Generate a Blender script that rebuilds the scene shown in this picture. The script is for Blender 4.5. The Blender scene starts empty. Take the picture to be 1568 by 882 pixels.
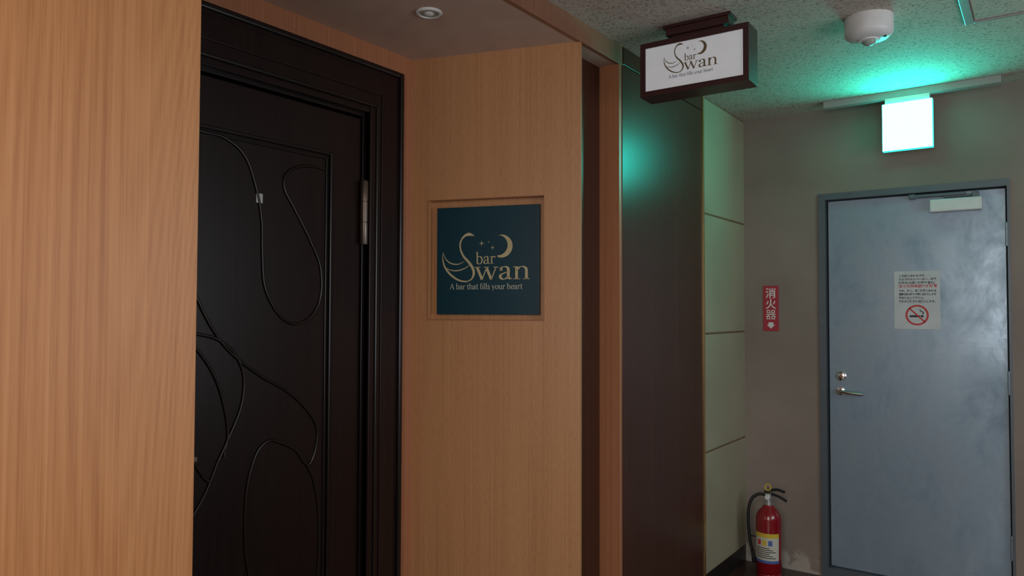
import bpy, bmesh, math
from mathutils import Vector, Matrix

CAMZ = 1.46
scene = bpy.context.scene
try:
    scene.view_settings.view_transform = 'Standard'
    scene.view_settings.look = 'None'
except Exception:
    pass

# ------------------------------------------------------------------ materials
def new_mat(name):
    m = bpy.data.materials.new(name); m.use_nodes = True
    nt = m.node_tree
    return m, nt, nt.nodes['Principled BSDF']

def simple(name, col, rough=0.5, metal=0.0, emit=None, es=0.0, var=0.06, nscale=12.0, bump=0.0, coat=0.0):
    m, nt, b = new_mat(name)
    N, L = nt.nodes, nt.links
    tc = N.new('ShaderNodeTexCoord'); nz = N.new('ShaderNodeTexNoise')
    nz.inputs['Scale'].default_value = nscale; nz.inputs['Detail'].default_value = 4
    L.new(tc.outputs['Object'], nz.inputs['Vector'])
    cr = N.new('ShaderNodeValToRGB')
    cr.color_ramp.elements[0].position = 0.3; cr.color_ramp.elements[1].position = 0.7
    cr.color_ramp.elements[0].color = [c*(1-var) for c in col]+[1]
    cr.color_ramp.elements[1].color = [min(1, c*(1+var)) for c in col]+[1]
    L.new(nz.outputs['Fac'], cr.inputs['Fac']); L.new(cr.outputs['Color'], b.inputs['Base Color'])
    b.inputs['Roughness'].default_value = rough; b.inputs['Metallic'].default_value = metal
    b.inputs['Coat Weight'].default_value = coat
    if emit:
        b.inputs['Emission Color'].default_value = list(emit)+[1]; b.inputs['Emission Strength'].default_value = es
    if bump:
        bp = N.new('ShaderNodeBump'); bp.inputs['Strength'].default_value = bump; bp.inputs['Distance'].default_value = 0.004
        L.new(nz.outputs['Fac'], bp.inputs['Height']); L.new(bp.outputs['Normal'], b.inputs['Normal'])
    return m

def wood(name, c_dark, c_mid, c_light, rough=0.4, fine=150.0, zs=0.28, spec=0.5, wave=0.35, fleck=0.25):
    m, nt, b = new_mat(name)
    N, L = nt.nodes, nt.links
    tc = N.new('ShaderNodeTexCoord')
    def mp(sx, sz):
        q = N.new('ShaderNodeMapping'); q.inputs['Scale'].default_value = (sx, sx, sz)
        L.new(tc.outputs['Object'], q.inputs['Vector']); return q
    n1 = N.new('ShaderNodeTexNoise'); n1.inputs['Scale'].default_value = 1; n1.inputs['Detail'].default_value = 3
    L.new(mp(fine, zs).outputs[0], n1.inputs['Vector'])
    n2 = N.new('ShaderNodeTexNoise'); n2.inputs['Scale'].default_value = 1; n2.inputs['Detail'].default_value = 2
    L.new(mp(fine*2.4, zs*30+4).outputs[0], n2.inputs['Vector'])
    n3 = N.new('ShaderNodeTexNoise'); n3.inputs['Scale'].default_value = 1; n3.inputs['Detail'].default_value = 2
    L.new(mp(fine*0.11, zs*0.4).outputs[0], n3.inputs['Vector'])
    n4 = N.new('ShaderNodeTexNoise'); n4.inputs['Scale'].default_value = 1; n4.inputs['Detail'].default_value = 0
    L.new(mp(3.2, 0.28).outputs[0], n4.inputs['Vector'])
    ml = N.new('ShaderNodeMath'); ml.operation = 'MULTIPLY'; ml.inputs[1].default_value = 230
    L.new(n4.outputs['Fac'], ml.inputs[0])
    sn = N.new('ShaderNodeMath'); sn.operation = 'SINE'; L.new(ml.outputs[0], sn.inputs[0])
    def mul(a, f):
        q = N.new('ShaderNodeMath'); q.operation = 'MULTIPLY'; q.inputs[1].default_value = f; L.new(a, q.inputs[0]); return q.outputs[0]
    def add(a, c):
        q = N.new('ShaderNodeMath'); q.operation = 'ADD'; L.new(a, q.inputs[0]); L.new(c, q.inputs[1]); return q.outputs[0]
    s = add(add(mul(n1.outputs['Fac'], 0.80-fleck), mul(n2.outputs['Fac'], fleck)), add(mul(n3.outputs['Fac'], 0.20), mul(sn.outputs[0], 0.10*wave)))
    cr = N.new('ShaderNodeValToRGB'); e = cr.color_ramp.elements
    e[0].position = 0.32; e[0].color = list(c_dark)+[1]
    e[1].position = 0.68; e[1].color = list(c_light)+[1]
    k = e.new(0.5); k.color = list(c_mid)+[1]
    L.new(s, cr.inputs['Fac']); L.new(cr.outputs['Color'], b.inputs['Base Color'])
    b.inputs['Roughness'].default_value = rough
    b.inputs['Specular IOR Level'].default_value = spec
    bp = N.new('ShaderNodeBump'); bp.inputs['Strength'].default_value = 0.05; bp.inputs['Distance'].default_value = 0.002
    L.new(s, bp.inputs['Height']); L.new(bp.outputs['Normal'], b.inputs['Normal'])
    return m

M_wood = wood('oak_laminate', (0.43,0.168,0.058), (0.54,0.235,0.088), (0.61,0.28,0.113), rough=0.45, fine=170, wave=.5)
M_wood2 = wood('oak_veneer_fine', (0.40,0.18,0.073), (0.51,0.25,0.110), (0.58,0.30,0.140), rough=0.40, fine=170, zs=1.0, wave=0.1, fleck=.4)
M_orange = wood('orange_veneer', (0.34,0.13,0.060), (0.42,0.17,0.080), (0.47,0.20,0.095), rough=0.4, wave=0.1)
M_brown = wood('dark_walnut_laminate', (0.050,0.018,0.011), (0.066,0.024,0.0145), (0.085,0.032,0.019), rough=0.29, wave=0.2, spec=.30)
M_fascia = wood('reddish_fascia', (0.20,0.085,0.05), (0.26,0.115,0.065), (0.30,0.135,0.08), rough=0.45, wave=0.1)
M_door = wood('espresso_door_wood', (0.0120,0.0055,0.0045), (0.016,0.0074,0.0062), (0.020,0.0098,0.008), rough=0.34, fine=60, wave=0.3, spec=.26)
M_rib = simple('espresso_rib', (0.009,0.0055,0.005), 0.28)
M_soffit = simple('soffit_paint', (0.55,0.40,0.32), 0.7)
M_gold = simple('brass_strip', (0.75,0.50,0.22), 0.3, 0.9)
M_seam = simple('bronze_seam', (0.22,0.14,0.07), 0.5, 0.3)
M_black = simple('black_vinyl', (0.015,0.013,0.012), 0.4)
M_white = simple('white_plastic', (0.72,0.72,0.70), 0.4)
M_race = simple('raceway_gray', (0.36,0.36,0.34), 0.5)
M_grayfr = simple('door_frame_gray', (0.11,0.130,0.148), 0.4, 0.2)
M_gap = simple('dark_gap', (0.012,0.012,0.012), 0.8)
M_alu = simple('brushed_aluminium', (0.65,0.67,0.68), 0.3, 0.9)
M_chrome = simple('chrome', (0.8,0.8,0.8), 0.15, 1.0)
M_navy = simple('sign_teal_acrylic', (0.005,0.042,0.062), 0.30, nscale=3)
M_goldink = simple('gold_lettering', (0.52,0.43,0.24), 0.45)
M_cream = simple('cream_lettering', (0.62,0.60,0.48), 0.5)
M_bronzeink = simple('bronze_lettering', (0.16,0.115,0.05), 0.6)
M_blackink = simple('black_ink', (0.02,0.02,0.025), 0.6)
M_redink = simple('red_ink', (0.60,0.05,0.05), 0.6)
M_signred = simple('sign_red', (0.42,0.03,0.045), 0.45)
M_signwhite = simple('sign_white_print', (0.75,0.72,0.70), 0.5)
M_paper = simple('paper', (0.60,0.62,0.62), 0.6)
M_signbox = simple('maroon_sign_case', (0.045,0.014,0.014), 0.35)
M_lit = simple('sign_acrylic_face', (0.62,0.62,0.62), 0.4, emit=(0.9,0.93,1.0), es=0.18)
M_red = simple('extinguisher_red', (0.26,0.004,0.010), 0.2, coat=0.6)
M_label = simple('label_cream', (0.62,0.60,0.50), 0.4)
M_yellow = simple('yellow_plastic', (0.70,0.50,0.05), 0.4)
M_blue = simple('label_blue', (0.08,0.15,0.40), 0.4)
M_rubber = simple('black_rubber', (0.012,0.012,0.012), 0.45)
M_hinge = simple('bronze_hinge', (0.20,0.16,0.14), 0.35, 0.8)
M_glass = simple('lamp_lens', (0.35,0.40,0.36), 0.15)
M_exit = simple('exit_lit_face', (0.2,0.9,0.75), 0.4, emit=(0.021,1.0,0.78), es=42.0, var=0.0)
M_exitside = simple('exit_lit_side', (0.1,0.7,0.6), 0.4, emit=(0.02,0.80,0.62), es=1.8, var=0.0)
M_panel = simple('pale_wall_panel', (0.37,0.33,0.225), 0.45, var=0.08, nscale=3)
M_floor = simple('floor_tile_brown', (0.055,0.028,0.020), 0.35, var=0.3, nscale=9)
M_plain = simple('plaster_offwhite', (0.5,0.47,0.42), 0.8)

def plaster_back():
    m, nt, b = new_mat('taupe_plaster'); N, L = nt.nodes, nt.links
    tc = N.new('ShaderNodeTexCoord')
    n1 = N.new('ShaderNodeTexNoise'); n1.inputs['Scale'].default_value = 2.2; n1.inputs['Detail'].default_value = 6
    L.new(tc.outputs['Object'], n1.inputs['Vector'])
    cr = N.new('ShaderNodeValToRGB'); e = cr.color_ramp.elements
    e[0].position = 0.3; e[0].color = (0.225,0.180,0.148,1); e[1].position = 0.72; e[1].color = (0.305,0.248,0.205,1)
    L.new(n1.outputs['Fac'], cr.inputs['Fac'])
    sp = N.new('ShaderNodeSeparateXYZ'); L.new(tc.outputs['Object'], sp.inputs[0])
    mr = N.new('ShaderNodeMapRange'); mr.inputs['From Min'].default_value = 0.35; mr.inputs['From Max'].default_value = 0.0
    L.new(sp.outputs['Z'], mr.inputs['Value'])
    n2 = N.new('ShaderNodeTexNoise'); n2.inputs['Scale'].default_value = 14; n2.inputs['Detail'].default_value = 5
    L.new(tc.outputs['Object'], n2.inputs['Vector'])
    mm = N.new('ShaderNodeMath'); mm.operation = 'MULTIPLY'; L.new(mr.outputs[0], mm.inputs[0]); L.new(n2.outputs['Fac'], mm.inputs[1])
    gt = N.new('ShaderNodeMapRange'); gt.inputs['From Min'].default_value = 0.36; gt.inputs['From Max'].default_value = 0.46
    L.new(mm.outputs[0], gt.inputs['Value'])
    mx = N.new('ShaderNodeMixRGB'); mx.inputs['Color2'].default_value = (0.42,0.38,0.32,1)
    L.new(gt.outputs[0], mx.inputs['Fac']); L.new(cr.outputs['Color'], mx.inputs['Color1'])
    L.new(mx.outputs[0], b.inputs['Base Color']); b.inputs['Roughness'].default_value = 0.62
    bp = N.new('ShaderNodeBump'); bp.inputs['Strength'].default_value = 0.15; bp.inputs['Distance'].default_value = 0.01
    L.new(n1.outputs['Fac'], bp.inputs['Height']); L.new(bp.outputs['Normal'], b.inputs['Normal'])
    return m
M_back = plaster_back()

def ceiling_mat():
    m, nt, b = new_mat('fissured_ceiling_board'); N, L = nt.nodes, nt.links
    tc = N.new('ShaderNodeTexCoord')
    n1 = N.new('ShaderNodeTexNoise'); n1.inputs['Scale'].default_value = 90; n1.inputs['Detail'].default_value = 3; n1.inputs['Distortion'].default_value = 0.6
    L.new(tc.outputs['Object'], n1.inputs['Vector'])
    cr = N.new('ShaderNodeValToRGB'); e = cr.color_ramp.elements
    e[0].position = 0.32; e[0].color = (0.24,0.215,0.17,1); e[1].position = 0.45; e[1].color = (0.48,0.43,0.36,1)
    k = e.new(0.7); k.color = (0.56,0.51,0.43,1)
    L.new(n1.outputs['Fac'], cr.inputs['Fac']); L.new(cr.outputs['Color'], b.inputs['Base Color'])
    b.inputs['Roughness'].default_value = 0.85
    bp = N.new('ShaderNodeBump'); bp.inputs['Strength'].default_value = 0.5; bp.inputs['Distance'].default_value = 0.004
    L.new(n1.outputs['Fac'], bp.inputs['Height']); L.new(bp.outputs['Normal'], b.inputs['Normal'])
    return m
M_ceil = ceiling_mat()

def steel_mat():
    m, nt, b = new_mat('painted_steel_blue_gray'); N, L = nt.nodes, nt.links
    tc = N.new('ShaderNodeTexCoord')
    mp = N.new('ShaderNodeMapping'); mp.inputs['Scale'].default_value = (5,5,2.6); L.new(tc.outputs['Object'], mp.inputs[0])
    n1 = N.new('ShaderNodeTexNoise'); n1.inputs['Scale'].default_value = 1; n1.inputs['Detail'].default_value = 9; n1.inputs['Roughness'].default_value = 0.72
    n1.inputs['Distortion'].default_value = 0.4
    L.new(mp.outputs[0], n1.inputs['Vector'])
    cr = N.new('ShaderNodeValToRGB'); e = cr.color_ramp.elements
    e[0].position = 0.3; e[0].color = (0.20,0.28,0.35,1); e[1].position = 0.75; e[1].color = (0.38,0.48,0.565,1)
    L.new(n1.outputs['Fac'], cr.inputs['Fac']); L.new(cr.outputs['Color'], b.inputs['Base Color'])
    r2 = N.new('ShaderNodeMapRange'); r2.inputs['From Min'].default_value = 0.35; r2.inputs['From Max'].default_value = 0.65
    r2.inputs['To Min'].default_value = 0.46; r2.inputs['To Max'].default_value = 0.22
    L.new(n1.outputs['Fac'], r2.inputs['Value']); L.new(r2.outputs[0], b.inputs['Roughness'])
    b.inputs['Metallic'].default_value = 0.35
    # fine scratches
    mp2 = N.new('ShaderNodeMapping'); mp2.inputs['Scale'].default_value = (9,9,60); mp2.inputs['Rotation'].default_value = (0,.5,0)
    L.new(tc.outputs['Object'], mp2.inputs[0])
    n2 = N.new('ShaderNodeTexNoise'); n2.inputs['Scale'].default_value = 1; n2.inputs['Detail'].default_value = 2; L.new(mp2.outputs[0], n2.inputs['Vector'])
    bp = N.new('ShaderNodeBump'); bp.inputs['Strength'].default_value = 0.05; bp.inputs['Distance'].default_value = 0.003
    L.new(n2.outputs['Fac'], bp.inputs['Height']); L.new(bp.outputs['Normal'], b.inputs['Normal'])
    return m
M_steel = steel_mat()

# ------------------------------------------------------------------ builders
def link(ob, parent=None):
    scene.collection.objects.link(ob)
    if parent: ob.parent = parent
    return ob

def empty(name, loc=(0,0,0), rotz=0):
    e = bpy.data.objects.new(name, None); e.empty_display_size = 0.1
    e.location = loc; e.rotation_euler = (0,0,rotz)
    return link(e)

def mesh(name, verts, faces, mat, parent=None, smooth=False, mats=None, mi=None):
    me = bpy.data.meshes.new(name); me.from_pydata([tuple(v) for v in verts], [], faces)
    for m in (mats or [mat]): me.materials.append(m)
    if mi:
        for p, i in zip(me.polygons, mi): p.material_index = i
    if smooth:
        for p in me.polygons: p.use_smooth = True
    me.update()
    return link(bpy.data.objects.new(name, me), parent)

BF = [(0,3,2,1),(4,5,6,7),(0,1,5,4),(1,2,6,5),(2,3,7,6),(3,0,4,7)]
def bv(a, b):
    (x0,y0,z0),(x1,y1,z1) = a, b
    return [(x0,y0,z0),(x1,y0,z0),(x1,y1,z0),(x0,y1,z0),(x0,y0,z1),(x1,y0,z1),(x1,y1,z1),(x0,y1,z1)]
def boxes(name, lst, mat, parent=None, bevel=0.0, seg=2, mats=None, mis=None):
    V, F, MI = [], [], []
    for i, (a, b) in enumerate(lst):
        n = len(V); V += bv(a, b); F += [tuple(k+n for k in f) for f in BF]
        MI += [mis[i] if mis else 0]*6
    ob = mesh(name, V, F, mat, parent, mats=mats, mi=MI if mats else None)
    if bevel:
        md = ob.modifiers.new('bevel', 'BEVEL'); md.width = bevel; md.segments = seg; md.limit_method = 'ANGLE'
    return ob
def box(name, a, b, mat, parent=None, bevel=0.0): return boxes(name, [(a,b)], mat, parent, bevel)

def lathe(name, prof, mat, parent=None, loc=(0,0,0), seg=40, axis='Z'):
    V, F = [], []
    for r, z in prof:
        for i in range(seg):
            a = 2*math.pi*i/seg; V.append((r*math.cos(a), r*math.sin(a), z))
    for j in range(len(prof)-1):
        for i in range(seg):
            k = (i+1) % seg; F.append((j*seg+i, j*seg+k, (j+1)*seg+k, (j+1)*seg+i))
    F.append(tuple(range(seg))[::-1]); F.append(tuple((len(prof)-1)*seg+i for i in range(seg)))
    if axis == 'Y': V = [(x, z, -y) for x, y, z in V]
    if axis == 'X': V = [(z, x, y) for x, y, z in V]
    ob = mesh(name, V, F, mat, parent); ob.location = loc
    me = ob.data
    for p in me.polygons: p.use_smooth = len(p.vertices) == 4
    md = ob.modifiers.new('es', 'EDGE_SPLIT'); md.split_angle = math.radians(40)
    return ob

def catmull(pts, n=10):
    P = [Vector(p) for p in pts]; P = [2*P[0]-P[1]] + P + [2*P[-1]-P[-2]]
    out = []
    for i in range(1, len(P)-2):
        for k in range(n):
            t = k/n; a, b, c, d = P[i-1], P[i], P[i+1], P[i+2]
            out.append(0.5*((2*b)+(c-a)*t+(2*a-5*b+4*c-d)*t*t+(3*b-a-3*c+d)*t**3))
    out.append(P[-2]); return out

def tube(name, pts, r, mat, parent=None, smooth=True, n=8, res=4):
    cu = bpy.data.curves.new(name, 'CURVE'); cu.dimensions = '3D'; cu.bevel_depth = r; cu.bevel_resolution = res; cu.use_fill_caps = True
    P = catmull(pts, n) if smooth else [Vector(p) for p in pts]
    sp = cu.splines.new('POLY'); sp.points.add(len(P)-1)
    for q, p in zip(sp.points, P): q.co = (*p, 1)
    cu.materials.append(mat)
    return link(bpy.data.objects.new(name, cu), parent)

# ------------------------------------------------------------------ flat lettering
NIB = math.radians(12)
def stroke(V, F, pts, thick=0.2, thin=0.06, smooth=True, n=7, w=None):
    P = catmull([(p[0], p[1], 0) for p in pts], n) if (smooth and len(pts) > 2) else [Vector((p[0], p[1], 0)) for p in pts]
    base = len(V); m = len(P)
    for i, p in enumerate(P):
        d = P[min(i+1, m-1)] - P[max(i-1, 0)]
        if d.length < 1e-9: d = Vector((0,1,0))
        d.normalize()
        if w is None:
            cr = abs(d.x*math.sin(NIB) - d.y*math.cos(NIB)); wd = thin + (thick-thin)*cr
        elif callable(w): wd = w(i/(m-1))
        else: wd = w
        nn = Vector((-d.y, d.x, 0))*wd*0.5
        V.append(p+nn); V.append(p-nn)
    for i in range(m-1):
        a = base+2*i; F.append((a, a+1, a+3, a+2))

def ell(cx, cy, rx, ry, n=20):
    return [(cx+rx*math.cos(math.pi/2+2*math.pi*i/n), cy+ry*math.sin(math.pi/2+2*math.pi*i/n)) for i in range(n+1)]
def glyph(c):
    s = []; T = 0.06
    def st(p, **k): s.append((p, k))
    sf = lambda x0, x1, y: st([(x0,y),(x1,y)], w=T)
    if c == 'a':
        st([(.10,.74),(.20,.93),(.40,.99),(.56,.90),(.60,.70),(.60,.25),(.68,.05),(.84,.08)]); st([(.60,.58),(.36,.50),(.14,.36),(.10,.17),(.24,.02),(.44,.06),(.60,.24)])
        st(ell(.15,.76,.05,.05,8), w=.09); return s, .90
    if c == 'b':
        st([(.2,1.58),(.2,.04)], smooth=False); st([(.2,.78),(.42,.98),(.66,.93),(.84,.62),(.80,.28),(.62,.02),(.38,.01),(.2,.14)]); st([(.0,1.52),(.2,1.58)], w=T); return s, 1.0
    if c == 'r':
        st([(.2,1),(.2,0)]); st([(.2,.68),(.34,.92),(.52,.97),(.64,.88)]); st(ell(.60,.86,.05,.05,8), w=.10); sf(.0,.44,.03); st([(.0,.95),(.2,.99)], w=T); return s, .76
    if c in 'wW':
        st([(.12,1),(.44,0)], w=.17); st([(.44,0),(.74,.98)], w=.07); st([(.70,1),(1.02,0)], w=.17); st([(1.02,0),(1.32,.98)], w=.07)
        sf(-.04,.34,.97); sf(.56,.86,.97); sf(1.16,1.46,.97); return s, 1.48
    if c in 'nh':
        st([(.2,1.58 if c == 'h' else 1),(.2,0)]); st([(.2,.70),(.38,.93),(.60,.98),(.77,.84),(.80,.60),(.80,0)])
        sf(.0,.42,.03); sf(.60,1.0,.03); st([(.0,1.52 if c == 'h' else .95),(.2,1.57 if c == 'h' else .99)], w=T); return s, 1.06
    if c == 'u':
        st([(.2,1),(.2,.32),(.30,.06),(.50,.02),(.78,.26)]); st([(.78,1),(.78,0)]); sf(.0,.2,.97); sf(.6,.78,.97); sf(.78,.98,.03); return s, 1.04
    if c == 't':
        st([(.24,1.32),(.24,.25),(.34,.03),(.56,.10)]); sf(0,.54,.97); return s, .62
    if c == 'f':
        st([(.2,0),(.2,1.2),(.32,1.52),(.58,1.50)]); sf(0,.50,.97); sf(.0,.42,.03); return s, .58
    if c == 'i':
        st([(.2,1),(.2,0)]); sf(.0,.42,.03); st([(.0,.95),(.2,.99)], w=T); st([(.12,1.4),(.28,1.4)], w=.16); return s, .48
    if c == 'l':
        st([(.2,1.58),(.2,0)]); sf(.0,.42,.03); st([(.0,1.52),(.2,1.57)], w=T); return s, .48
    if c == 's':
        st([(.60,.76),(.48,.95),(.28,.98),(.14,.80),(.24,.60),(.48,.44),(.62,.24),(.48,.03),(.24,.02),(.10,.24)], thick=.15, thin=.13); return s, .76
    if c == 'y':
        st([(.12,1),(.48,.05)], w=.18); st([(.84,1),(.48,.05),(.30,-.36),(.06,-.42)], w=.08, smooth=False); sf(-.04,.34,.97); sf(.66,.98,.97); return s, .96
    if c == 'o':
        st(ell(.47,.5,.37,.47)); return s, .96
    if c == 'e':
        st([(.12,.56),(.78,.56)], w=.07); st([(.78,.56),(.70,.86),(.46,.98),(.20,.84),(.10,.50),(.22,.14),(.48,.01),(.80,.20)]); return s, .88
    if c == 'A':
        st([(.12,0),(.66,1.5)], w=.08); st([(.64,1.5),(1.16,0)], w=.2); st([(.28,.5),(.96,.5)], w=.07); sf(-.04,.32,.03); sf(.94,1.34,.03); return s, 1.34
    return s, .45
def lay(V, F, text, x, y, sx, sy, bold=1.0):
    """serif text laid left-to-right, x-height = sy, width scale = sx"""
    for c in text:
        g, adv = glyph(c)
        for pts, k in g:
            v, f = [], []
            kk = dict(k)
            if 'w' in kk: kk['w'] = kk['w']*bold
            else:
                kk['thick'] = kk.get('thick', .18)*bold; kk['thin'] = kk.get('thin', .055)*bold
            stroke(v, f, pts, **kk)
            n = len(V); V += [Vector((x+p.x*sx, y+p.y*sy, 0)) for p in v]; F += [tuple(i+n for i in q) for q in f]
        x += adv*sx
    return x
def text_width(t): return sum(glyph(c)[1] for c in t)

def swan_logo(parent, prefix, origin, k, m_main, m_tag, ysurf):
    """swan + moon + 'bar'/'wan' + tagline; local x = right, z = up; k = metres per design unit (137 x 90 units)"""
    V, F = [], []
    q = lambda L: [(a-678, (447-b)*0.935) for a, b in L]
    sm = lambda t, a, b: max(0.0, min(1.0, (t-a)/(b-a)))
    stroke(V, F, q([(729,361),(722,358.5),(716,359),(710,364),(706.5,372),(707,382),(712,393),(720,402),(726,411),(728,420),(724,429),(714,434)]),
           w=lambda t: 0.4 + 4.4*sm(t,0,.10)*(1-.55*sm(t,.12,.28)) + 1.6*math.sin(math.pi*sm(t,.45,1.0)) - 2.0*sm(t,.82,1.0))
    stroke(V, F, q([(679,386),(678.5,396),(682,409),(691,421),(704,430),(717,432),(727,426)]), w=lambda t: 0.5+2.6*math.sin(math.pi*t)**1.2)
    stroke(V, F, q([(679,386),(684,397),(692,403.5),(703,405),(713,401)]), w=lambda t: 0.5+1.3*math.sin(math.pi*t))
    stroke(V, F, q([(682,409),(691,414),(703,415),(715,411),(722,406)]), w=lambda t: 0.4+1.3*math.sin(math.pi*t))
    oc, orr, ic, ir = (771-678, (447-378)*.935), 16.6, (765.5-678, (447-376.5)*.935), 14.6
    n0 = len(V); cnt = 40
    for i in range(cnt+1):
        ph = math.radians(112 - 226*i/cnt)
        po = Vector((oc[0]+orr*math.cos(ph), oc[1]+orr*math.sin(ph), 0))
        dirv = (po-Vector((ic[0], ic[1], 0))).normalized()
        pi = Vector((ic[0], ic[1], 0))+dirv*min(ir, (po-Vector((ic[0], ic[1], 0))).length-0.15)
        V.append(po); V.append(pi)
    for i in range(cnt):
        b = n0+2*i; F.append((b, b+1, b+3, b+2))
    for (sx, sy, r) in ((740,373,4.6),(757,380,3.6),(751,371,1.8)):
        n0 = len(V); c = Vector((sx-678, (447-sy)*.935, 0)); V.append(c)
        for i in range(8):
            rr = r if i % 2 == 0 else r*0.22; V.append(c+Vector((rr*math.cos(math.pi*i/4), rr*math.sin(math.pi*i/4), 0)))
        for i in range(8): F.append((n0, n0+1+i, n0+1+(i+1) % 8))
    lay(V, F, 'bar', 731-678, (447-405)*.935, 11.8, 11.0)
    sxw = (815-730)/text_width('wan')
    lay(V, F, 'wan', 730-678, (447-429.5)*.935, sxw, 18.5, bold=.95)
    mk = lambda V: [(v.x*k, ysurf, v.y*k) for v in V]
    o1 = mesh(prefix+'_swan_lettering', mk(V), F, m_main, parent); o1.location = origin
    V, F = [], []
    t = 'A bar that fills your heart'; s = (803-690)/text_width(t)
    lay(V, F, t, 690-678, (447-444.5)*.935, s, s*.98, bold=.95)
    o2 = mesh(prefix+'_tagline', mk(V), F, m_tag, parent); o2.location = origin
    return o1, o2

def jp_text(name, body, size, mat, parent, loc, align='LEFT', bold=0.0, width=None):
    cu = bpy.data.curves.new(name, 'FONT'); cu.body = body; cu.size = size; cu.align_x = align; cu.offset = bold
    cu.materials.append(mat)
    ob = link(bpy.data.objects.new(name, cu), parent); ob.location = loc; ob.rotation_euler = (math.pi/2, 0, 0)
    if width:
        bpy.context.view_layer.update()
        if ob.dimensions.x > 1e-4: ob.scale.x = width/ob.dimensions.x
    return ob

# ------------------------------------------------------------------ room shell
XW, XD = -1.455, -2.139
ZS, ZC = 2.505, 2.585
YB = 4.335
XR, YR = 1.35, -2.2
box('floor', (-2.5, YR-.1, -0.1), (XR+.1, YB+.2, 0), M_floor)
box('ceiling', (XW-.02, YR-.1, ZC), (XR+.1, YB+.2, ZC+.1), M_ceil)
box('wall_left', (-2.4, YR, 0), (XW, 0.868, ZS), M_wood, bevel=0.002)
boxes('soffit_ceiling', [((-2.4, YR, ZS), (XW-.018, 2.77, ZC+.05))], M_soffit)
boxes('trim_fascia', [((XW-.018, YR, ZS-.002), (XW, 2.80, ZC))], M_fascia, bevel=0.001)
boxes('wall_alcove', [((-2.3,.868,2.30),(XD,2.45,ZS)), ((-2.3,2.06,0),(XD,2.45,2.30)), ((-2.3,.868,0),(XD,1.00,2.30)), ((-2.36,.868,0),(-2.3,2.45,ZS))], M_orange)

# niche wall, rotated 17.8 degrees
ang = math.atan2(2.449-2.23, 2.139-1.457)
nw = empty('wall_niche', (-2.139, 2.23, 0), ang)
LW = 0.716; s0, s1, n0, n1 = .073, .569, CAMZ-.041, CAMZ+.449
T = 0.022; DEP = 0.040
boxes('panel_face', [((0,0,0),(s0,T,ZS)), ((s1,0,0),(LW,T,ZS)), ((s0,0,0),(s1,T,n0)), ((s0,0,n1),(s1,T,ZS))], M_wood2, nw)
boxes('niche_back', [((s0-.02,DEP,n0-.02),(s1+.02,DEP+.006,n1+.02)),
    ((s0-.02,T,n0-.02),(s0,DEP,n1+.02)), ((s1,T,n0-.02),(s1+.02,DEP,n1+.02)), ((s0,T,n0-.02),(s1,DEP,n0)), ((s0,T,n1),(s1,DEP,n1+.02))], M_wood2, nw)
boxes('niche_edge_bead', [((s0-.003,-.0015,n0-.003),(s0,.002,n1+.003)), ((s1,-.0015,n0-.003),(s1+.003,.002,n1+.003)),
    ((s0,-.0015,n0-.003),(s1,.002,n0)), ((s0,-.0015,n1),(s1,.002,n1+.003))], M_orange, nw)
ca, sa = math.cos(ang), math.sin(ang)
def nloc(s, d, z): return (-2.139+s*ca-d*sa, 2.23+s*sa+d*ca, z)
sg = empty('bar_sign_plaque', nloc(.104, .0, CAMZ-.019), ang)
box('plaque', (0,.020,0), (.442,.038,.439), M_navy, sg, bevel=0.0012)
swan_logo(sg, 'plaque', (.104-.079, 0, .096), .442/159, M_goldink, M_cream, .0190)

box('wall_return', (-2.4, 2.468, 0), (-1.552, 2.766, ZS), M_brown)
box('trim_reveal', (-1.60, 2.766, 0), (-1.458, 2.79, ZS), M_orange)
boxes('wall_left_walnut', [((-1.75,2.79,.092),(XW,3.682,ZS)), ((-1.75,2.79,ZS+.004),(XW,3.682,ZC))], M_brown, bevel=.0015)
box('trim_brass', (-1.50, 3.684, .092), (XW+.004, 3.702, ZC), M_gold)
zs = [.092, .72, 1.338, 1.97, ZC]
boxes('wall_left_panels', [((-1.50,3.704,zs[i]+.005),(XW,YB,zs[i+1]-.005)) for i in range(4)], M_panel, bevel=.002)
box('trim_panel_seams', (-1.52, 3.703, .092), (XW-.003, YB, ZC), M_seam)
box('baseboard_left', (-1.75, 2.79, 0), (XW-.001, YB, .092), M_black)

DX0, DX1, DZ = -1.035, -.148, 2.11
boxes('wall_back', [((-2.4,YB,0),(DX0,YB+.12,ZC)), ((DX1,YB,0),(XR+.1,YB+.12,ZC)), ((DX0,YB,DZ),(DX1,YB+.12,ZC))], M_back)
box('baseboard_back', (-.14, YB-.006, 0), (XR, YB+.01, .09), M_black)
wy0, wy1, wz0, wz1 = 1.3, 3.3, .9, 2.2
boxes('wall_right', [((XR,YR,0),(XR+.12,wy0,ZC)), ((XR,wy1,0),(XR+.12,YB,ZC)), ((XR,wy0,0),(XR+.12,wy1,wz0)), ((XR,wy0,wz1),(XR+.12,wy1,ZC))], M_plain)
boxes('window_1', [((XR+.03,wy0,wz0),(XR+.08,wy0+.05,wz1)), ((XR+.03,wy1-.05,wz0),(XR+.08,wy1,wz1)), ((XR+.03,wy0+.05,wz0),(XR+.08,wy1-.05,wz0+.05)),
    ((XR+.03,wy0+.05,wz1-.05),(XR+.08,wy1-.05,wz1)), ((XR+.03,(wy0+wy1)/2-.025,wz0+.05),(XR+.08,(wy0+wy1)/2+.025,wz1-.05))], M_alu)
box('wall_rear', (-2.4, YR-.12, 0), (XR+.1, YR, ZC), M_plain)

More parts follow.
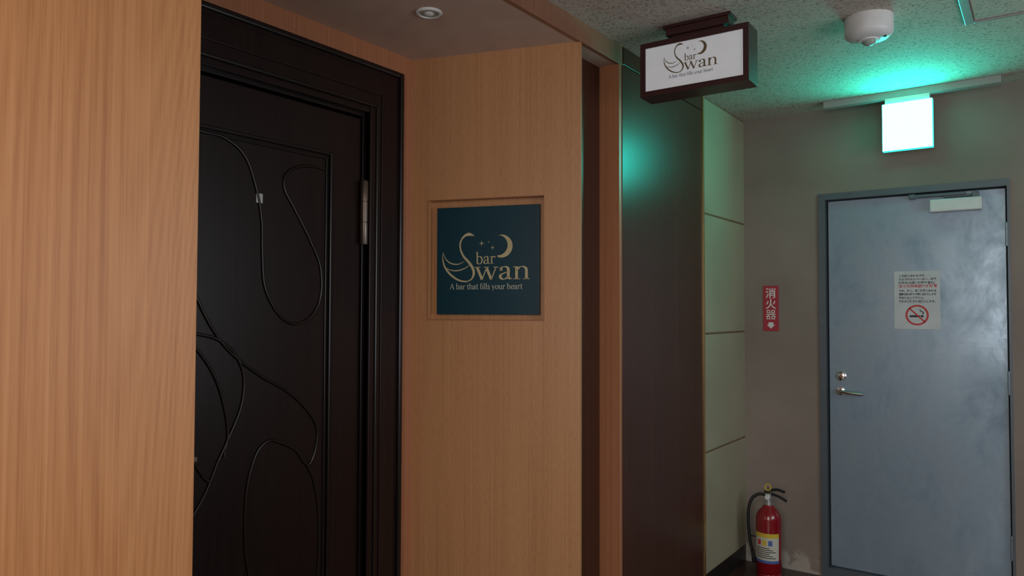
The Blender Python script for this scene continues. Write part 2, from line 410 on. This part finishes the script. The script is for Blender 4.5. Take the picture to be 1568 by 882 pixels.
# ------------------------------------------------------------------ dark entrance door
dr = empty('entrance_door', (0,0,0))
XL = XD-.025
ly0, ly1, lz = 1.10, 1.965, 2.205
box('leaf', (XL-.045, ly0, .012), (XL, ly1, lz), M_door, dr, bevel=.003)
box('rebate_light_block', (XL-.075, 1.00, .0), (XL-.048, 2.06, 2.30), M_gap, dr)  # dark backing added to block world light leaking around the leaf
def frame(name, x0, x1, ya, yb, za, zb, w, mat, bev=.003, foot=True):
    l = [((x0,ya,za),(x1,ya+w,zb)), ((x0,yb-w,za),(x1,yb,zb)), ((x0,ya+w,zb-w),(x1,yb-w,zb))]
    if foot: l.append(((x0,ya+w,za),(x1,yb-w,za+w)))
    return boxes(name, l, mat, dr, bevel=bev)
frame('casing', XD-.02, XD+.012, .93, 2.150, 0, 2.418, .168, M_door, .004, False)
frame('casing_outer_bead', XD, XD+.026, .925, 2.155, 0, 2.422, .022, M_rib, .006, False)
frame('casing_step', XD+.012, XD+.017, .965, 2.118, 0, 2.385, .080, M_door, .003, False)
frame('casing_inner_bead', XD, XD+.020, 1.055, 2.022, 0, 2.265, .014, M_rib, .005, False)
frame('jamb', XL-.05, XD+.006, 1.068, 2.010, 0, 2.256, .028, M_door, .002, False)
frame('door_stop', XL-.05, XL+.008, 1.094, 1.984, 0, 2.230, .016, M_rib, .002, False)
frame('panel_moulding', XL-.004, XL+.012, 1.20, 1.822, .22, 2.046, .014, M_rib, .005)
frame('panel_moulding_inner', XL-.004, XL+.006, 1.22, 1.800, .24, 2.024, .008, M_rib, .003)
K = 1.0117
def rib(n, P, r=.0058):
    tube(n, [(XL+.001, y*K/1000, CAMZ+z*K/1000) for y, z in P], r, M_rib, dr)
rib('scroll_rib_1', [[1190,560],[1285,556],[1365,549],[1437,502],[1481,400],[1503,293],[1507,183],[1519,73],[1572,-15],[1640,-52],[1711,-27],[1754,44],[1752,151],[1707,242],[1635,352],[1593,415],[1597,466],[1646,501],[1718,515],[1768,511]])
rib('scroll_rib_2', [[1215,160],[1273,36],[1323,-55],[1393,-140],[1504,-222],[1609,-281],[1693,-350],[1743,-425],[1738,-506],[1704,-552],[1653,-493],[1585,-456],[1538,-445],[1495,-480],[1464,-571],[1454,-696],[1463,-825],[1500,-960],[1560,-1060]])
rib('scroll_rib_3', [[1205,-70],[1275,-78],[1346,-97],[1405,-141],[1442,-217],[1436,-312],[1397,-402],[1352,-489],[1309,-582],[1240,-680]])
rib('scroll_rib_4', [[1215,-90],[1275,-125],[1336,-210],[1372,-306],[1388,-401],[1375,-472]])
rib('scroll_rib_5', [[1225,-400],[1270,-470],[1310,-530],[1335,-545]])
rib('scroll_rib_6', [[1704,-552],[1735,-620],[1755,-720],[1760,-860],[1750,-1000]])
hz = CAMZ+.375
lathe('hinge_barrel', [(.013,-.124),(.015,-.120),(.015,-.04),(.0125,-.039),(.0125,-.037),(.015,-.036),(.015,.04),(.0125,.041),(.0125,.043),(.015,.044),(.015,.120),(.010,.126)], M_hinge, dr, (XL+.020, 1.968, hz), 20)
box('price_tag', (XL, 1.497, CAMZ+.360), (XL+.004, 1.522, CAMZ+.392), M_paper, dr)
lathe('lever_rose', [(.026,0),(.026,.010),(.012,.012),(.012,.05)], M_hinge, dr, (XL, 1.16, 1.0), 24, 'X')
box('lever_handle', (XL+.04, 1.15, .99), (XL+.055, 1.27, 1.01), M_hinge, dr, bevel=.005)

# ------------------------------------------------------------------ steel fire door
fd = empty('steel_fire_door', (0,0,0))
LY = YB+.022
boxes('door_frame', [((DX0,YB-.012,0),(DX0+.034,YB+.11,DZ-.034)), ((DX1-.012,YB-.012,0),(DX1,YB+.11,DZ-.034)), ((DX0,YB-.012,DZ-.034),(DX1,YB+.11,DZ))], M_grayfr, fd)
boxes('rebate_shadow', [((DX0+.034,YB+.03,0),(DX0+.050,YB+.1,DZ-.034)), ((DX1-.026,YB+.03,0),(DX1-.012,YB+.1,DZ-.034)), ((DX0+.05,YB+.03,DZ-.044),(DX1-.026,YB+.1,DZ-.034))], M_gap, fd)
lx0, lx1, lz0, lz1 = -.992, -.166, .060, 2.070
box('leaf', (lx0, LY, lz0), (lx1, LY+.045, lz1), M_steel, fd, bevel=.003)
boxes('sill', [((DX0+.034,YB-.01,0),(DX1-.012,YB+.11,.055))], M_grayfr, fd)
lathe('lock_rose', [(.026,0),(.026,-.006),(.020,-.010),(.006,-.011)], M_chrome, fd, (-.930, LY, CAMZ-.357), 28, 'Y')
lathe('lever_rose', [(.022,0),(.022,-.008),(.010,-.010),(.010,-.045)], M_chrome, fd, (-.934, LY, CAMZ-.440), 28, 'Y')
tube('lever', [(-.934,LY-.045,CAMZ-.438),(-.915,LY-.048,CAMZ-.439),(-.87,LY-.048,CAMZ-.444),(-.815,LY-.044,CAMZ-.447)], .0095, M_chrome, fd)
boxes('closer_body', [((-.490,LY-.050,CAMZ+.508),(-.262,LY,CAMZ+.572))], M_white, fd, bevel=.006)
boxes('closer_arm', [((-.565,LY-.040,CAMZ+.588),(-.330,LY-.026,CAMZ+.603)), ((-.585,LY-.045,CAMZ+.583),(-.555,YB,CAMZ+.607)), ((-.43,LY-.032,CAMZ+.580),(-.285,LY-.020,CAMZ+.592)), ((-.305,LY-.042,CAMZ+.568),(-.275,LY-.014,CAMZ+.600))], M_grayfr, fd, bevel=.003)
boxes('hinges', [((lx1-.004,LY-.012,z),(lx1+.014,LY+.004,z+.12)) for z in (.25,1.05,1.78)], M_steel, fd, bevel=.004)

ns = empty('no_smoking_notice', (-.664, LY-.0012, CAMZ-.093))
box('sheet', (0,-.0004,0), (.212,.0004,.303), M_paper, ns)
lines = [('この度このビルでは', .118, 0), ('ビルではエレベーター、廊下', .172, 0), ('階段など(非常階段を含む)', .165, 0), ('全ての共用部分が禁煙', .176, 1),
         ('です。また、非常階段における', .172, 0), ('煙草の投げ捨ては固くお断りします', .172, 0), ('絶対に止めて下さい。', .118, 0), ('皆様のご協力をお願いします。', .168, 0)]
z = .278
for i, (t, w, red) in enumerate(lines):
    jp_text('notice_line_%d' % (i+1), t, .017 if red else .0135, M_redink if red else M_blackink, ns, (.022, -.001, z-.004), bold=.0004, width=w)
    z -= .0235 if red else .0185
V, F = [], []
cx, cz, R0 = .106, .073, .049
stroke(V, F, ell(cx, cz, R0, R0, 48), w=.009)
stroke(V, F, [(cx-R0*.7, cz+R0*.7), (cx+R0*.7, cz-R0*.7)], w=.007)
mesh('prohibition_ring', [(v.x, -.0016, v.y) for v in V], F, M_redink, ns)
V, F = [], []
stroke(V, F, [(cx-.034, cz-.006), (cx+.014, cz-.006)], w=.010); stroke(V, F, [(cx+.017, cz-.006), (cx+.030, cz-.006)], w=.010)
stroke(V, F, [(cx+.024, cz+.004), (cx+.030, cz+.014), (cx+.018, cz+.020), (cx+.012, cz+.030)], w=.004)
mesh('cigarette', [(v.x, -.0012, v.y) for v in V], F, M_blackink, ns)

es = empty('fire_extinguisher_sign', (-1.346, YB-.001, 1.343))
box('plate', (0,-.003,0), (.088,.001,.262), M_signred, es, bevel=.001)
for i, ch in enumerate('消火器'):
    jp_text('character_%d' % (i+1), ch, .062, M_signwhite, es, (.044, -.0036, .196-i*.062), 'CENTER', bold=(.0010,.0010,.0002)[i])
V = [(.044,-.0036,.014),(.020,-.0036,.036),(.068,-.0036,.036),(.030,-.0036,.036),(.058,-.0036,.036),(.058,-.0036,.050),(.030,-.0036,.050)]
mesh('arrow', V, [(0,2,1),(3,4,5,6)], M_signwhite, es)

# ------------------------------------------------------------------ fire extinguisher
ex = empty('fire_extinguisher', (-1.272, 4.165, 0))
rB = .068
lathe('cylinder_body', [(.050,0),(rB-.004,.003),(rB-.002,.012),(rB-.006,.020),(rB,.028),(rB,.315),(rB-.004,.335),(rB-.016,.357),(.034,.375),(.026,.385),(.024,.395)], M_red, ex, seg=48)
def arc_label(name, a0, a1, z0, z1, mat, r=rB+.0008, n=24):
    V, F = [], []
    for i in range(n+1):
        a = math.radians(a0+(a1-a0)*i/n); V += [(r*math.cos(a), r*math.sin(a), z0), (r*math.cos(a), r*math.sin(a), z1)]
    for i in range(n): F.append((2*i, 2*i+2, 2*i+3, 2*i+1))
    return mesh(name, V, F, mat, ex, True)
arc_label('label', 205, 335, .085, .245, M_label)
arc_label('label_header', 205, 335, .222, .245, M_yellow, rB+.0012)
arc_label('label_footer', 205, 335, .085, .100, M_blue, rB+.0012)
for i in range(3): arc_label('label_pictogram_%d' % (i+1), 232+i*26, 250+i*26, .180, .208, (M_redink, M_yellow, M_blue)[i], rB+.0012, 6)
for i in range(6): arc_label('label_text_%d' % (i+1), 222, 318-(i % 3)*14, .112+i*.0105, .116+i*.0105, M_blackink, rB+.0012, 12)
lathe('valve_collar', [(.026,.390),(.026,.402),(.018,.404),(.018,.432),(.021,.434),(.021,.444)], M_alu, ex, seg=24)
boxes('valve_block', [((-.016,-.016,.428),(.016,.016,.452))], M_alu, ex, bevel=.003)
lathe('pressure_gauge', [(.014,0),(.014,-.012),(.012,-.014)], M_white, ex, (0,-.014,.432), 20, 'Y')
tube('carry_handle', [(-.01,0,.447),(.03,0,.446),(.065,0,.436),(.098,0,.420)], .0075, M_gap, ex)
tube('squeeze_lever', [(-.022,0,.452),(.01,0,.468),(.05,0,.476),(.088,0,.468)], .0075, M_gap, ex)
tube('pin_ring', [(0.016*math.cos(a*math.pi/6), 0.016*math.sin(a*math.pi/6)*.3-.01, .484+.016*math.sin(a*math.pi/6)) for a in range(13)], .0032, M_yellow, ex)
tube('hose', [(-.016,0,.438),(-.05,-.004,.440),(-.085,-.012,.415),(-.104,-.018,.36),(-.108,-.018,.28),(-.100,-.014,.18),(-.086,-.008,.11)], .0085, M_rubber, ex)
noz = lathe('hose_nozzle', [(.009,0),(.010,-.02),(.014,-.055),(.012,-.058)], M_rubber, ex, (-.087,-.008,.118), 16)
noz.rotation_euler = (0, math.radians(-10), 0)
tube('hose_clip', [(-.066,-.004,.20),(-.085,-.012,.205),(-.108,-.014,.20)], .004, M_rubber, ex)

# ------------------------------------------------------------------ hanging light-box sign
hb = empty('hanging_bar_sign', (-1.310, 2.666, 2.309), math.radians(1.8))
W, H, D = .431, .215, .112
fr = .021
boxes('case', [((0,0,0),(W,D,fr)), ((0,0,H-fr),(W,D,H)), ((0,0,fr),(fr,D,H-fr)), ((W-fr,0,fr),(W,D,H-fr))], M_signbox, hb)
boxes('lit_face', [((fr,.006,fr),(W-fr,.012,H-fr)), ((fr,D-.012,fr),(W-fr,D-.006,H-fr))], M_lit, hb)
swan_logo(hb, 'hanging_sign', (.098, 0, .055), .217/137, M_bronzeink, M_blackink, .0050)
boxes('ceiling_bracket', [((.12,.030,H),(.33,.078,H+.020)), ((.10,.020,H+.020),(.35,.088,ZC-2.309-.012)), ((.09,.012,ZC-2.309-.012),(.36,.096,ZC-2.309))], M_signbox, hb, bevel=.001)

# ------------------------------------------------------------------ ceiling fixtures
dl = empty('recessed_downlight', (-1.748, 1.899, ZS))
lathe('trim_ring', [(.046,0),(.047,-.003),(.044,-.007),(.036,-.008),(.032,-.003),(.030,.02)][::-1], M_white, dl)
lathe('reflector', [(.030,-.002),(.024,-.0015),(.010,-.001)], M_glass, dl, (0,0,-.003))
lathe('lamp_bulb', [(.017,0),(.017,-.004),(.010,-.007),(.002,-.008)], M_white, dl, (0,0,-.004), 24)

em = empty('emergency_ceiling_light', (-.545, 3.07, ZC))
lathe('housing', [(.086,0),(.086,-.058),(.082,-.068),(.068,-.080),(.040,-.086)], M_white, em, seg=48)
lathe('lens_ring', [(.040,-.084),(.038,-.091),(.026,-.092)], M_white, em, seg=32)
lathe('lens', [(.026,-.088),(.022,-.098),(.012,-.105),(.003,-.107)], M_glass, em, seg=24)
lathe('test_button', [(.005,0),(.005,-.006)], M_black, em, (.058,-.01,-.082), 12)

box('ceiling_raceway', (-.968, 4.165, ZC-.036), (-.168, 4.215, ZC), M_race, bevel=.003)
xs = empty('exit_sign', (-.568, 4.185, 2.400))
box('face_front', (-.112,-.022,-.120), (.112,-.017,.120), M_exit, xs)
box('light_guide', (-.114,-.017,-.122), (.114,.014,.122), M_exitside, xs, bevel=.002)
box('housing_back', (-.112,.014,-.12), (.112,.024,.12), M_white, xs)
box('hanger', (-.100,-.020,.122), (.100,.020,ZC-.036-2.400), M_white, xs)

hx, hy, hs = -.249, 3.343, .46
boxes('ceiling_access_hatch', [((hx,hy-hs,ZC-.008),(hx+.030,hy,ZC)), ((hx+hs-.03,hy-hs,ZC-.008),(hx+hs,hy,ZC)), ((hx+.03,hy-.012,ZC-.008),(hx+hs-.03,hy,ZC)), ((hx+.03,hy-hs,ZC-.008),(hx+hs-.03,hy-hs+.012,ZC)),
    ((hx+.034,hy-hs+.016,ZC-.004),(hx+hs-.034,hy-.016,ZC))], None, bevel=.001, mats=[M_alu, M_ceil], mis=[0,0,0,0,1])

cl = empty('added_fill_fixture', (-.1, -.7, ZC))  # unseen fixture added to go with the warm overhead fill
box('tray', (-.32,-.32,-.05), (.32,.32,0), M_white, cl, bevel=.004)

# ------------------------------------------------------------------ lights
def area(name, loc, target, sx, sy, power, col):
    l = bpy.data.lights.new(name, 'AREA'); l.shape = 'RECTANGLE'; l.size = sx; l.size_y = sy; l.energy = power; l.color = col
    o = link(bpy.data.objects.new(name, l)); o.location = loc
    o.rotation_euler = (Vector(target)-Vector(loc)).to_track_quat('-Z', 'Y').to_euler(); return o
area('ceiling_warm_fill', (-.1,-.7,ZC-.056), (-.1,-.7,0), .6, .6, 27, (1.0,.86,.76))  # unseen warm fill added behind the camera to brighten the left wall
area('window_daylight', (XR+.10, (wy0+wy1)/2, (wz0+wz1)/2), (-1, (wy0+wy1)/2+.3, 1.3), wy1-wy0, wz1-wz0, 25, (.86,.92,1.0))
area('rear_fill', (.2, YR+.05, 1.6), (.0, 3, 1.4), 1.6, 1.6, 36, (.97,.97,1.0))  # unseen fill added for niche and back walls; the rear wall has no window
w = bpy.data.worlds.new('world'); scene.world = w; w.use_nodes = True
w.node_tree.nodes['Background'].inputs[0].default_value = (.75,.85,1,1); w.node_tree.nodes['Background'].inputs[1].default_value = .4

# ------------------------------------------------------------------ camera
yaw, p, r = .6295, .0297, .0033
f = Vector((-math.sin(yaw)*math.cos(p), math.cos(yaw)*math.cos(p), math.sin(p)))
rt = Vector((math.cos(yaw), math.sin(yaw), 0)); up = rt.cross(f)
rt2 = rt*math.cos(r)+up*math.sin(r); up2 = -rt*math.sin(r)+up*math.cos(r)
cd = bpy.data.cameras.new('camera'); cd.sensor_width = 36; cd.lens = 1129.53/1568*36; cd.clip_start = .02
cam = link(bpy.data.objects.new('camera', cd))
Mx = Matrix((rt2, up2, -f)).transposed().to_4x4(); Mx.translation = (0,0,CAMZ); cam.matrix_world = Mx
scene.camera = cam
